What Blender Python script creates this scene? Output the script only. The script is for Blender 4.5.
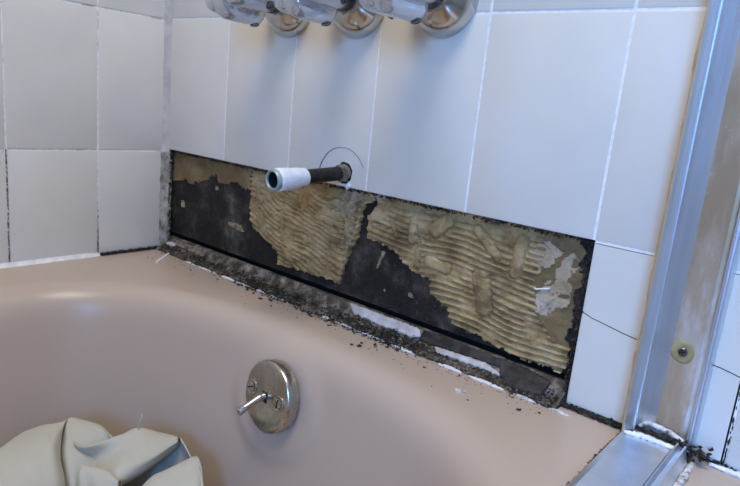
import bpy, bmesh, math, random
from mathutils import Vector, Matrix, noise
random.seed(7)
PI = math.pi
for o in list(bpy.data.objects):
    bpy.data.objects.remove(o, do_unlink=True)
scene = bpy.context.scene
COL = scene.collection

# ------------------------------------------------------------------ camera
cam_data = bpy.data.cameras.new('camera')
cam = bpy.data.objects.new('camera', cam_data)
COL.objects.link(cam)
cam_data.sensor_width = 36.0
cam_data.lens = 36.0 * 619.05 / 740.0
cam_data.clip_start = 0.01
cam.matrix_world = Matrix(((0.75669, -0.21316, 0.61804, 0.98733),
                           (0.64673, 0.10573, -0.75535, -0.61385),
                           (0.09567, 0.97128, 0.21787, 0.11183),
                           (0, 0, 0, 1)))
scene.camera = cam

# ------------------------------------------------------------------ world, lights, exposure
world = bpy.data.worlds.new('world')
scene.world = world
world.use_nodes = True
bg = world.node_tree.nodes['Background']
bg.inputs[0].default_value = (0.40, 0.60, 1.0, 1)
bg.inputs[1].default_value = 0.5

def area_light(name, loc, target, size_x, size_y, energy, color):
    d = bpy.data.lights.new(name, 'AREA')
    d.shape = 'RECTANGLE'; d.size = size_x; d.size_y = size_y
    d.energy = energy; d.color = color
    o = bpy.data.objects.new(name, d); COL.objects.link(o)
    o.location = loc
    o.rotation_euler = (Vector(target) - Vector(loc)).to_track_quat('-Z', 'Y').to_euler()
    return o
# daylight entering through the window in the front wall, and the room's ceiling lamp
area_light('window_daylight', (1.70, -2.27, 0.75), (1.1, 0.0, 0.05), 0.8, 0.8, 76, (0.165, 0.43, 1.0))
area_light('ceiling_lamp_light', (0.85, -0.64, 1.68), (0.85, -0.64, 0.0), 0.8, 0.8, 22, (1.0, 0.90, 0.76))

vs = scene.view_settings
vs.view_transform = 'Standard'
vs.look = 'None'
vs.gamma = 1.0
vs.exposure = -0.14
vs.use_curve_mapping = False

# ------------------------------------------------------------------ materials
class NT:
    def __init__(self, name):
        self.m = bpy.data.materials.new(name); self.m.use_nodes = True
        self.t = self.m.node_tree; self.n = self.t.nodes; self.l = self.t.links
        self.p = self.n['Principled BSDF']
        self._co = None
    def co(self):
        if self._co is None:
            self._co = self.n.new('ShaderNodeTexCoord')
        return self._co
    def noise(self, scale, detail=4, rough=0.55, stretch=None, offset=None, obj_random=False):
        tn = self.n.new('ShaderNodeTexNoise'); tn.inputs['Scale'].default_value = scale
        tn.inputs['Detail'].default_value = detail; tn.inputs['Roughness'].default_value = rough
        src = self.co().outputs['Object']
        if stretch or offset or obj_random:
            mp = self.n.new('ShaderNodeMapping')
            if stretch: mp.inputs['Scale'].default_value = stretch
            if offset: mp.inputs['Location'].default_value = offset
            self.l.new(src, mp.inputs['Vector'])
            if obj_random:
                oi = self.n.new('ShaderNodeObjectInfo')
                mu = self.n.new('ShaderNodeMath'); mu.operation = 'MULTIPLY'; mu.inputs[1].default_value = 37.0
                self.l.new(oi.outputs['Random'], mu.inputs[0])
                self.l.new(mu.outputs[0], mp.inputs['Location'])
            src = mp.outputs[0]
        self.l.new(src, tn.inputs['Vector'])
        return tn.outputs['Fac']
    def ramp(self, fac, stops):
        r = self.n.new('ShaderNodeValToRGB')
        e = r.color_ramp.elements
        while len(e) < len(stops): e.new(0.5)
        for i, (pos, c) in enumerate(stops):
            e[i].position = pos; e[i].color = (*c, 1) if len(c) == 3 else c
        self.l.new(fac, r.inputs[0])
        return r.outputs[0]
    def mix(self, fac, a, b):
        m = self.n.new('ShaderNodeMix'); m.data_type = 'RGBA'
        for sock, v in ((m.inputs[0], fac), (m.inputs[6], a), (m.inputs[7], b)):
            if isinstance(v, (int, float)): sock.default_value = v
            elif isinstance(v, tuple): sock.default_value = (*v, 1)
            else: self.l.new(v, sock)
        return m.outputs[2]
    def bump(self, h, strength=0.3, dist=0.002):
        b = self.n.new('ShaderNodeBump'); b.inputs['Strength'].default_value = strength
        b.inputs['Distance'].default_value = dist
        self.l.new(h, b.inputs['Height']); self.l.new(b.outputs[0], self.p.inputs['Normal'])
    def set(self, color=None, rough=0.5, metal=0.0, **kw):
        if color is not None:
            if isinstance(color, tuple): self.p.inputs['Base Color'].default_value = (*color, 1)
            else: self.l.new(color, self.p.inputs['Base Color'])
        if isinstance(rough, (int, float)): self.p.inputs['Roughness'].default_value = rough
        else: self.l.new(rough, self.p.inputs['Roughness'])
        self.p.inputs['Metallic'].default_value = metal
        for k, v in kw.items(): self.p.inputs[k.replace('_', ' ')].default_value = v
        return self.m
B3 = lambda v: (v, v, v)

k = NT('glazed_tile')
c = k.ramp(k.noise(9, 3, 0.5, obj_random=True), [(0.3, (0.68, 0.665, 0.635)), (0.5, (0.72, 0.70, 0.64)), (0.7, (0.74, 0.73, 0.71))])
c = k.mix(k.ramp(k.noise(420, 2, 0.6), [(0.66, B3(0)), (0.80, B3(0.14))]), c, (0.55, 0.52, 0.46))
k.bump(k.noise(55, 2, 0.5), 0.05, 0.001)
M_TILE = k.set(c, 0.26)

k = NT('grout')
c = k.ramp(k.noise(160, 4, 0.6), [(0.3, (0.70, 0.69, 0.67)), (0.6, (0.88, 0.88, 0.86))])
c = k.mix(k.ramp(k.noise(22, 4, 0.7), [(0.54, B3(0)), (0.64, B3(0.65))]), c, (0.22, 0.20, 0.16))
k.bump(k.noise(500, 3), 0.15, 0.0006)
M_GROUT = k.set(c, 0.85)

k = NT('white_grout')
c = k.ramp(k.noise(160, 4, 0.6), [(0.3, (0.76, 0.76, 0.75)), (0.6, (0.90, 0.90, 0.89))])
c = k.mix(k.ramp(k.noise(16, 4, 0.7), [(0.64, B3(0)), (0.72, B3(0.5))]), c, (0.35, 0.31, 0.25))
M_WGROUT = k.set(c, 0.8)

k = NT('mouldy_grout')
c = k.ramp(k.noise(70, 4, 0.65), [(0.30, (0.10, 0.095, 0.07)), (0.46, (0.30, 0.285, 0.245)), (0.65, (0.47, 0.455, 0.42))])
c = k.mix(k.ramp(k.noise(300, 3, 0.7), [(0.60, B3(0)), (0.70, B3(0.6))]), c, (0.09, 0.08, 0.06))
k.bump(k.noise(300, 4), 0.3, 0.0015)
M_MGROUT = k.set(c, 0.9)

k = NT('corner_grey')
c = k.ramp(k.noise(60, 4), [(0.35, (0.44, 0.43, 0.41)), (0.65, (0.56, 0.55, 0.53))])
M_CORNER = k.set(c, 0.6)
k = NT('white_caulk')
c = k.ramp(k.noise(90, 3), [(0.35, (0.70, 0.70, 0.71)), (0.65, (0.86, 0.86, 0.87))])
M_CAULK = k.set(c, 0.45)
k = NT('dirty_caulk')
c = k.ramp(k.noise(150, 5, 0.7), [(0.36, (0.10, 0.09, 0.07)), (0.46, (0.45, 0.43, 0.40)), (0.6, (0.72, 0.71, 0.70))])
k.bump(k.noise(350, 4), 0.6, 0.002)
M_DCAULK = k.set(c, 0.7)
k = NT('yellowed_sealant')
c = k.ramp(k.noise(60, 4), [(0.35, (0.26, 0.20, 0.075)), (0.65, (0.38, 0.305, 0.135))])
M_SEAL = k.set(c, 0.55)
k = NT('pale_sealant')
M_PSEAL = k.set(k.ramp(k.noise(60, 4), [(0.35, (0.50, 0.44, 0.30)), (0.65, (0.66, 0.61, 0.48))]), 0.45)

k = NT('black_mould_board')
c = k.ramp(k.noise(19, 7, 0.62), [(0.42, (0.005, 0.0045, 0.004)), (0.51, (0.013, 0.011, 0.009)), (0.60, (0.050, 0.042, 0.034)), (0.74, (0.19, 0.165, 0.135))])
c = k.mix(k.ramp(k.noise(170, 5, 0.75), [(0.60, B3(0)), (0.70, B3(0.5))]), c, (0.15, 0.14, 0.125))
k.bump(k.noise(240, 5, 0.7), 0.7, 0.003)
M_BOARD = k.set(c, 0.8)

k = NT('tan_adhesive')
c = k.ramp(k.noise(30, 5, 0.65), [(0.35, (0.185, 0.120, 0.048)), (0.5, (0.355, 0.255, 0.115)), (0.66, (0.50, 0.385, 0.22))])
c = k.mix(k.ramp(k.noise(70, 5, 0.7, (0.35, 1, 1.6)), [(0.54, B3(0)), (0.66, B3(0.7))]), c, (0.11, 0.072, 0.034))
k.bump(k.noise(330, 4, 0.7), 0.5, 0.002)
M_ADH = k.set(c, 0.75)
k = NT('pale_plaster')
c = k.ramp(k.noise(24, 5, 0.6), [(0.34, (0.28, 0.21, 0.125)), (0.5, (0.43, 0.34, 0.235)), (0.68, (0.55, 0.455, 0.35))])
c = k.mix(k.ramp(k.noise(80, 5, 0.75), [(0.58, B3(0)), (0.66, B3(0.8))]), c, (0.07, 0.055, 0.04))
k.bump(k.noise(260, 4, 0.7), 0.4, 0.002)
M_PLAST = k.set(c, 0.75)
k = NT('brown_paper')
c = k.ramp(k.noise(24, 5, 0.65), [(0.33, (0.12, 0.080, 0.034)), (0.55, (0.21, 0.148, 0.066)), (0.7, (0.30, 0.225, 0.12))])
k.bump(k.noise(200, 5, 0.7), 0.6, 0.003)
M_PAPER = k.set(c, 0.8)
k = NT('grey_mortar')
c = k.ramp(k.noise(80, 5, 0.65), [(0.33, (0.15, 0.118, 0.07)), (0.6, (0.36, 0.30, 0.20))])
k.bump(k.noise(260, 5), 0.6, 0.002)
M_MORTAR = k.set(c, 0.8)

k = NT('tub_enamel')
c = k.ramp(k.noise(7, 4, 0.5), [(0.3, (0.480, 0.388, 0.318)), (0.7, (0.495, 0.400, 0.330))])
c = k.mix(k.ramp(k.noise(380, 2, 0.6), [(0.70, B3(0)), (0.78, B3(0.25))]), c, (0.30, 0.23, 0.18))
M_TUB = k.set(c, 0.33)
k = NT('flange_white')
c = k.ramp(k.noise(60, 5, 0.7), [(0.38, (0.022, 0.017, 0.012)), (0.50, (0.075, 0.060, 0.043)), (0.60, (0.19, 0.165, 0.14)), (0.72, (0.34, 0.315, 0.305))])
k.bump(k.noise(200, 4), 0.4, 0.002)
M_FLANGE = k.set(c, 0.6)
k = NT('clean_white_strip'); M_WSTRIP = k.set(k.ramp(k.noise(60, 3), [(0.35, (0.38, 0.365, 0.36)), (0.65, (0.58, 0.57, 0.59))]), 0.5)
k = NT('dark_tar'); M_TAR = k.set(k.ramp(k.noise(70, 4), [(0.35, (0.008, 0.007, 0.007)), (0.65, (0.045, 0.039, 0.036))]), 0.7)
k = NT('mould_dirt'); M_DIRT = k.set(k.ramp(k.noise(160, 4), [(0.35, (0.006, 0.005, 0.004)), (0.55, (0.03, 0.024, 0.015)), (0.72, (0.11, 0.085, 0.05))]), 0.95)
k = NT('black_crumb'); M_CRUMB = k.set(k.ramp(k.noise(200, 3), [(0.3, (0.008, 0.007, 0.006)), (0.7, (0.04, 0.03, 0.022))]), 0.9)
k = NT('void_shade'); M_VSHADE = k.set(k.ramp(k.noise(40, 3), [(0.3, (0.004, 0.004, 0.004)), (0.7, (0.012, 0.011, 0.01))]), 0.9)  # near-black colour stands in for the shade inside gaps, holes and slots

k = NT('chrome')
M_CHROME = k.set(k.ramp(k.noise(40, 4), [(0.3, (0.46, 0.455, 0.43)), (0.7, (0.60, 0.595, 0.58))]), k.ramp(k.noise(70, 4), [(0.4, B3(0.10)), (0.7, B3(0.20))]), 1.0)
k = NT('worn_nickel')
M_NICKEL = k.set(k.ramp(k.noise(50, 5, 0.65), [(0.3, (0.40, 0.38, 0.33)), (0.7, (0.56, 0.54, 0.50))]), k.ramp(k.noise(60, 4), [(0.35, B3(0.20)), (0.7, B3(0.34))]), 1.0)
k = NT('dark_chrome')
M_DCHROME = k.set(k.ramp(k.noise(60, 3), [(0.3, (0.10, 0.10, 0.12)), (0.7, (0.17, 0.17, 0.20))]), 0.18, 1.0)
k = NT('acrylic')
M_ACRYL = k.set(k.ramp(k.noise(6, 1), [(0.3, (0.70, 0.73, 0.78)), (0.7, (0.74, 0.77, 0.82))]), 0.08, 0.5, Transmission_Weight=0.5, IOR=1.49)
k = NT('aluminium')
c = k.ramp(k.noise(30, 4, 0.6, (1, 1, 0.12)), [(0.35, (0.66, 0.71, 0.78)), (0.65, (0.78, 0.83, 0.90))])  # bluish tint in the base stands in for reflected blue daylight
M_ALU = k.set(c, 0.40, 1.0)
k = NT('stained_aluminium')
c = k.ramp(k.noise(18, 5, 0.65, (1, 1, 0.28)), [(0.40, (0.42, 0.31, 0.20)), (0.55, (0.54, 0.44, 0.33)), (0.68, (0.74, 0.72, 0.72))])
c = k.mix(k.ramp(k.noise(120, 5, 0.7), [(0.62, B3(0)), (0.72, B3(0.5))]), c, (0.72, 0.73, 0.76))
M_SALU = k.set(c, 0.45, 0.75)

k = NT('black_pipe'); M_PIPE = k.set(k.ramp(k.noise(110, 4), [(0.4, (0.018, 0.016, 0.014)), (0.7, (0.05, 0.04, 0.032))]), 0.45, 0.5)
k = NT('thread_tape')
k.bump(k.noise(160, 3, 0.6, (0.3, 1, 0.3)), 0.5, 0.002)
M_TAPE = k.set(k.ramp(k.noise(60, 3), [(0.3, (0.72, 0.76, 0.84)), (0.7, (0.84, 0.87, 0.92))]), 0.5)
k = NT('teal_copper'); M_TEAL = k.set(k.ramp(k.noise(120, 4), [(0.35, (0.22, 0.36, 0.37)), (0.65, (0.42, 0.52, 0.54))]), 0.4, 0.3)
k = NT('rust'); M_RUST = k.set(k.ramp(k.noise(110, 4), [(0.35, (0.09, 0.062, 0.042)), (0.7, (0.30, 0.25, 0.20))]), 0.85)
k = NT('canvas')
c = k.ramp(k.noise(14, 4), [(0.3, (0.47, 0.455, 0.385)), (0.7, (0.515, 0.50, 0.43))])
k.bump(k.noise(1400, 2), 0.15, 0.0006)
M_CANVAS = k.set(c, 0.95)
k = NT('painted_wall'); M_PAINT = k.set(k.ramp(k.noise(5, 3), [(0.3, (0.36, 0.32, 0.27)), (0.7, (0.40, 0.36, 0.31))]), 0.7)
k = NT('ceiling_paint'); M_CEIL = k.set(k.ramp(k.noise(5, 3), [(0.3, (0.74, 0.73, 0.70)), (0.7, (0.78, 0.77, 0.74))]), 0.8)
k = NT('floor_vinyl'); M_FLOOR = k.set(k.ramp(k.noise(8, 4), [(0.3, (0.22, 0.17, 0.12)), (0.7, (0.30, 0.24, 0.18))]), 0.5)
k = NT('window_frame_paint'); M_FRAME = k.set(k.ramp(k.noise(12, 3), [(0.3, (0.74, 0.74, 0.73)), (0.7, (0.80, 0.80, 0.79))]), 0.45)
k = NT('lamp_glass'); M_LAMP = k.set(k.ramp(k.noise(8, 2), [(0.3, (0.88, 0.84, 0.76)), (0.7, (0.92, 0.89, 0.82))]), 0.5)
k.p.inputs['Emission Color'].default_value = (1.0, 0.86, 0.68, 1); k.p.inputs['Emission Strength'].default_value = 1.5
k = NT('pane_glass'); M_PANE = k.set(k.ramp(k.noise(8, 2), [(0.3, B3(0.96)), (0.7, B3(0.98))]), 0.0, 0.0, Transmission_Weight=1.0, IOR=1.0)

# ------------------------------------------------------------------ mesh helpers
def link(name, bm, mat, parent=None, smooth=False, auto=None):
    me = bpy.data.meshes.new(name)
    bmesh.ops.recalc_face_normals(bm, faces=bm.faces[:])
    bm.to_mesh(me); bm.free()
    if mat: me.materials.append(mat)
    if smooth:
        me.polygons.foreach_set('use_smooth', [True] * len(me.polygons))
        if auto is not None:
            me.set_sharp_from_angle(angle=math.radians(auto))
    o = bpy.data.objects.new(name, me); COL.objects.link(o)
    if parent: o.parent = parent
    return o
def tag(o, label=None, cat=None, group=None, kind=None):
    for key, v in (('label', label), ('category', cat), ('group', group), ('kind', kind)):
        if v: o[key] = v
    return o
def empty(name, loc):
    o = bpy.data.objects.new(name, None); COL.objects.link(o); o.location = loc
    o.empty_display_size = 0.03
    return o
def keep(o, parent):            # parent an object whose mesh is in world coordinates
    o.parent = parent
    o.matrix_parent_inverse = Matrix.Translation(parent.location).inverted()
    return o
def box(bm, x0, x1, y0, y1, z0, z1):
    v = [bm.verts.new((x, y, z)) for x in (x0, x1) for y in (y0, y1) for z in (z0, z1)]
    fs = [bm.faces.new([v[i] for i in f]) for f in ((0,1,3,2),(4,6,7,5),(0,4,5,1),(2,3,7,6),(0,2,6,4),(1,5,7,3))]
    return v, fs
def bevel_box(x0, x1, y0, y1, z0, z1, r, seg=2):
    bm = bmesh.new(); box(bm, x0, x1, y0, y1, z0, z1)
    bmesh.ops.bevel(bm, geom=bm.edges[:], offset=r, segments=seg, affect='EDGES', profile=0.6)
    return bm
def prism(poly, axis, a, b):    # poly is a list of 2-D points, extruded from a to b along an axis
    bm = bmesh.new()
    def P(p, t):
        return {'x': (t, p[0], p[1]), 'y': (p[0], t, p[1]), 'z': (p[0], p[1], t)}[axis]
    va = [bm.verts.new(P(p, a)) for p in poly]; vb = [bm.verts.new(P(p, b)) for p in poly]
    bm.faces.new(va); bm.faces.new(vb[::-1]); n = len(poly)
    for i in range(n): bm.faces.new((va[i], va[(i+1) % n], vb[(i+1) % n], vb[i]))
    return bm
def lathe(profile, n=48, bm=None, mat=None, cap=True):   # (radius, height) about local Z
    bm = bm or bmesh.new(); rings = []
    for r, h in profile:
        if r < 1e-6: rings.append([bm.verts.new((0, 0, h))])
        else: rings.append([bm.verts.new((r*math.cos(2*PI*i/n), r*math.sin(2*PI*i/n), h)) for i in range(n)])
    for a, b in zip(rings, rings[1:]):
        for i in range(n):
            j = (i+1) % n
            if len(a) == 1 and len(b) > 1: bm.faces.new((a[0], b[i], b[j]))
            elif len(b) == 1 and len(a) > 1: bm.faces.new((a[i], a[j], b[0]))
            elif len(a) > 1: bm.faces.new((a[i], a[j], b[j], b[i]))
    if cap:
        for rg in (rings[0], rings[-1]):
            if len(rg) > 2: bm.faces.new(rg)
    if mat is not None: bmesh.ops.transform(bm, matrix=mat, verts=bm.verts[:])
    return bm
def tube(pts, radii, n=10):
    bm = bmesh.new(); rings = []
    pts = [Vector(p) for p in pts]
    for i, p in enumerate(pts):
        d = (pts[min(i+1, len(pts)-1)] - pts[max(i-1, 0)]).normalized()
        u = d.orthogonal().normalized() if i == 0 else (u - d*u.dot(d)).normalized()
        w = d.cross(u); r = radii[i] if isinstance(radii, (list, tuple)) else radii
        rings.append([bm.verts.new(p + (u*math.cos(2*PI*j/n) + w*math.sin(2*PI*j/n))*r) for j in range(n)])
    for a, b in zip(rings, rings[1:]):
        for j in range(n): bm.faces.new((a[j], a[(j+1) % n], b[(j+1) % n], b[j]))
    bm.faces.new(rings[0]); bm.faces.new(rings[-1][::-1])
    return bm
def chip(bm, p, sx, sy, sz, rng):  # an irregular little lump
    base = [(1,0,0),(0,1,0),(-1,0,0),(0,-1,0),(0,0,1),(0,0,-1)]
    rot = Matrix.Rotation(rng.uniform(0, 2*PI), 3, 'Z')
    vs_ = []
    for b in base:
        q = Vector(b) * rng.uniform(0.6, 1.25)
        q = rot @ Vector((q.x*sx, q.y*sy, 0)); q.z = b[2]*sz*rng.uniform(0.7, 1.2)
        vs_.append(bm.verts.new(Vector(p) + q + Vector((0, 0, sz*0.25*rng.uniform(-1, 1)))))
    for a, b in ((0,1),(1,2),(2,3),(3,0)):
        bm.faces.new((vs_[a], vs_[b], vs_[4])); bm.faces.new((vs_[b], vs_[a], vs_[5]))
def inside(x, z, poly):
    r = False; j = len(poly) - 1
    for i in range(len(poly)):
        xi, zi = poly[i]; xj, zj = poly[j]
        if (zi > z) != (zj > z) and x < (xj-xi)*(z-zi)/(zj-zi) + xi: r = not r
        j = i
    return r
def seg_dist(x, z, a, b):
    ax, az = a; bx_, bz = b; dx, dz = bx_-ax, bz-az
    t = max(0, min(1, ((x-ax)*dx + (z-az)*dz)/(dx*dx+dz*dz)))
    return math.hypot(x-ax-t*dx, z-az-t*dz)
def crust(name, poly, height, back_y, mat, parent, step=0.0014, jag=0.004):
    # raised crust of dried paste on the wall: outline polygon in (x, z), thickness from height(x, z)
    xs = [p[0] for p in poly]; zs = [p[1] for p in poly]
    x0, x1, z0, z1 = min(xs), max(xs), min(zs), max(zs)
    nx = int((x1-x0)/step)+1; nz = int((z1-z0)/step)+1
    bm = bmesh.new(); g = {}
    for i in range(nx+1):
        for j in range(nz+1):
            x = x0+i*step; z = z0+j*step
            jx = noise.noise((x*130, 3.1, z*130))*jag + noise.noise((x*420, 5.2, z*420))*jag*0.5
            jz = noise.noise((x*130, 9.7, z*130))*jag + noise.noise((x*420, 1.2, z*420))*jag*0.5
            if inside(x+jx, z+jz, poly):
                g[i, j] = bm.verts.new((x, back_y-height(x, z), z))
    for (i, j), v in list(g.items()):
        q = [g.get((i+a, j+b)) for a, b in ((0,0),(1,0),(1,1),(0,1))]
        if all(q): bm.faces.new(q)
    loose = [v for v in bm.verts if not v.link_faces]
    bmesh.ops.delete(bm, geom=loose, context='VERTS')
    be = [e for e in bm.edges if len(e.link_faces) == 1]
    ex = bmesh.ops.extrude_edge_only(bm, edges=be)
    for v in ex['geom']:
        if isinstance(v, bmesh.types.BMVert): v.co.y = back_y + 0.0006
    return link(name, bm, mat, parent, smooth=True, auto=50)

# ------------------------------------------------------------------ the room shell
RX, FY, FZ, CZ = 2.2, -2.2, -0.60, 1.75      # right wall, front wall, floor, ceiling
TILE_X = [0.0065, 0.165, 0.317, 0.469, 0.621, 0.773, 0.925, 1.077, 1.229]
ROW = 0.2204
OPEN_X = 0.771; OPEN_B = -0.1505              # tile-free strip: right end, lower end of the board
G = 0.0012                                   # half a joint

bm = bmesh.new()
box(bm, -0.10, RX+0.1, 0.020, 0.12, OPEN_B, CZ)                   # wall body
box(bm, OPEN_X, RX+0.1, 0.020, 0.12, FZ, OPEN_B)
box(bm, -0.10, OPEN_X, 0.055, 0.12, FZ, OPEN_B)                   # back of the cavity below the board
box(bm, -0.01, RX+0.1, 0.0102, 0.020, 0.001, CZ)
box(bm, OPEN_X, RX+0.1, 0.0102, 0.020, FZ, 0.001)
wall_back = tag(link('wall_back', bm, M_PAINT), 'white tiled end wall above the tub with its lowest tile row torn off', 'wall', kind='structure')

bm = bmesh.new(); box(bm, -0.01, OPEN_X-0.0005, 0.0490, 0.0545, FZ+0.01, OPEN_B)
box(bm, -0.0118, -0.0020, 0.0135, 0.0490, FZ+0.01, OPEN_B-0.0005)
link('cavity_shade', bm, M_VSHADE, wall_back)  # near-black sheets paint the shade inside the gap under the board
bm = bmesh.new()
box(bm, 0.0, 1.232, 0.0008, 0.0102, 0.001, ROW*3+0.004)
box(bm, OPEN_X+0.004, 1.232, 0.0014, 0.0102, -0.179, 0.001)
box(bm, OPEN_X+0.004, 1.232, 0.0004, 0.0102, -0.0016, 0.0014)
link('grout_bed', bm, M_WGROUT, wall_back)

bm = bmesh.new()
box(bm, -0.10, -0.012, FY-0.1, 0.12, FZ, CZ)
wall_left = tag(link('wall_left', bm, M_PAINT), 'grey-lit tiled long wall at the left side of the tub', 'wall', kind='structure')
bm = bmesh.new()
box(bm, -0.012, -0.0014, -1.50, 0.0013, -0.178, ROW*3+0.004)
link('grout_bed', bm, M_GROUT, wall_left)

def make_tile(x0, x1, y0, y1, z0, z1, parent, label=None):
    bm = bevel_box(x0, x1, y0, y1, z0, z1, 0.0017, 2)
    o = link('tile', bm, M_TILE, parent, smooth=True, auto=40)
    if label: o['label'] = label
    return o
HOLE = (0.4285, 0.019)
for r in range(3):
    for i in range(len(TILE_X)-1):
        g0 = G if i else 0.0
        t = make_tile(TILE_X[i]+g0, TILE_X[i+1]-G, random.uniform(-0.0004, 0.0003), 0.009, r*ROW+G, (r+1)*ROW-G, wall_back)
        if r == 0 and i == 2:
            t['label'] = 'tile with the broken spout hole'
            bm = bmesh.new(); n = 22; va = []; vb = []
            for a in range(n):
                rr = 0.0142*(1+0.14*noise.noise((a*1.7, 2.2, 0)))
                x = HOLE[0]+rr*math.cos(2*PI*a/n); z = HOLE[1]+rr*1.05*math.sin(2*PI*a/n)
                va.append(bm.verts.new((x, -0.02, z))); vb.append(bm.verts.new((x, 0.03, z)))
            bm.faces.new(va); bm.faces.new(vb[::-1])
            for a in range(n): bm.faces.new((va[a], va[(a+1) % n], vb[(a+1) % n], vb[a]))
            cut = link('hole_cutter', bm, None)
            md = t.modifiers.new('hole', 'BOOLEAN'); md.object = cut; md.operation = 'DIFFERENCE'; md.solver = 'EXACT'
            bpy.context.view_layer.update()
            me = bpy.data.meshes.new_from_object(t.evaluated_get(bpy.context.evaluated_depsgraph_get()))
            t.modifiers.clear(); t.data = me
            bpy.data.objects.remove(cut, do_unlink=True)
            # black disc paints the shade in the hole round the pipe
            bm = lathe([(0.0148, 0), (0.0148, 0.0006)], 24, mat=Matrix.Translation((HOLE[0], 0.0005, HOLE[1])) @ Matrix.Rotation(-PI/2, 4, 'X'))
            link('hole_shade_disc', bm, M_VSHADE, wall_back)
# lower tiles left at the right: the first one is cracked right across
ck = [(0.7742, -0.0745), (0.785, -0.0782), (0.794, -0.0797), (0.815, -0.0838), (0.8364, -0.087), (0.870, -0.0876), (0.905, -0.0888), (0.9237, -0.0925)]
up = [(0.7742, -0.0009), (0.9237, -0.0009)]; lo = [(0.9237, -0.1765), (0.7742, -0.1765)]
for poly in ([(x, z+0.0006) for x, z in ck] + up[::-1], [(x, z-0.0006) for x, z in ck] + lo):
    bm = prism(poly, 'y', 0.0, 0.009)
    es = [e for e in bm.edges if all(abs(v.co.y) < 1e-5 for v in e.verts) and (abs(e.verts[0].co.x-e.verts[1].co.x) < 1e-5 or abs(e.verts[0].co.z-e.verts[1].co.z) < 1e-5)]
    bmesh.ops.bevel(bm, geom=es, offset=0.0014, segments=2, affect='EDGES')
    o = link('tile', bm, M_TILE, wall_back, smooth=True, auto=30); o['label'] = 'piece of the cracked cut tile'
bm = prism([(x, z+0.0009) for x, z in ck] + [(x, z-0.0009) for x, z in ck[::-1]], 'y', 0.0008, 0.0020)
link('crack_shade', bm, M_VSHADE, wall_back)  # dark ribbon behind the crack, its shade put into the colour
for i in (6, 7):
    make_tile(TILE_X[i]+0.0012, TILE_X[i+1]-G, 0.0, 0.009, -0.1765, -G, wall_back)
# left wall tiles
LY = [-0.0085] + [-0.1243-0.1369*j for j in range(10)]
for r in range(-1, 3):
    z0 = -0.1765 if r < 0 else r*ROW+G-0.003
    z1 = -G-0.003 if r < 0 else (r+1)*ROW-G-0.003
    for j in range(len(LY)-1):
        a = LY[j]-(G if j else 0); b = LY[j+1]+G
        make_tile(-0.010, random.uniform(-0.0003, 0.0003), b, a, z0, z1, wall_left)
rng = random.Random(31); bm = bmesh.new()
for q in range(150):
    z = -0.174 + 0.172*rng.random()**1.2
    chip(bm, (-0.0009+rng.uniform(0, 0.0012), -0.2612+rng.gauss(0, 0.0004), z), 0.0008, 0.0007, rng.uniform(0.0008, 0.003), rng)
for q in range(90):
    z = -0.174 + abs(rng.gauss(0, 0.028))
    chip(bm, (-0.0009+rng.uniform(0, 0.0012), -0.1243+rng.gauss(0, 0.0004), z), 0.0008, 0.0007, rng.uniform(0.0008, 0.003), rng)
tag(link('joint_mould', bm, M_RUST, wall_left), 'brown mould in the lower joints', kind='stuff')
# mouldy ribbon of grout standing in the corner
bm = bmesh.new(); rings = []
for q in range(140):
    z = -0.180 + q*(ROW*3+0.18)/139
    w_ = 1 + 0.25*noise.noise((0.2, 0.4, z*90)) + (0.25 if z < 0 else 0)
    j = 0.0012*noise.noise((z*160, 1.0, 2.0)) if z < 0.01 else 0
    rings.append([bm.verts.new(p) for p in ((-0.001, -0.0095*w_+j, z), (0.0008+j*0.4, -0.0082*w_, z), (0.0032, -0.0022+j, z), (0.0062*w_, -0.0006, z), (0.0085, 0.006, z), (-0.001, 0.006, z))])
for a, b in zip(rings, rings[1:]):
    for j in range(6): bm.faces.new((a[j], a[(j+1) % 6], b[(j+1) % 6], b[j]))
bm.faces.new(rings[0]); bm.faces.new(rings[-1])
cg = link('corner_grout', bm, M_CORNER, wall_back, smooth=True, auto=60)
cg.data.materials.append(M_MGROUT)
for p in cg.data.polygons:
    if p.center.z < -0.003: p.material_index = 1

# ---- the torn strip: blackened board, paste crusts
bm = bmesh.new(); g = []
nx, nz = 260, 52
for i in range(nx+1):
    col_ = []
    for j in range(nz+1):
        x = -0.012 + (OPEN_X+0.012)*i/nx; z = OPEN_B + (0.012-OPEN_B)*j/nz
        h = 0.0011*noise.fractal((x*60, 0, z*60), 0.8, 2.0, 4)
        col_.append(bm.verts.new((x, 0.0128-h, z)))
    g.append(col_)
for i in range(nx):
    for j in range(nz): bm.faces.new((g[i][j], g[i+1][j], g[i+1][j+1], g[i][j+1]))
ex = bmesh.ops.extrude_edge_only(bm, edges=[e for e in bm.edges if len(e.link_faces) == 1])
for v in ex['geom']:
    if isinstance(v, bmesh.types.BMVert): v.co.y = 0.0198
tag(link('backer_board', bm, M_BOARD, wall_back, smooth=True, auto=40), 'blackened mouldy board')

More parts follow.
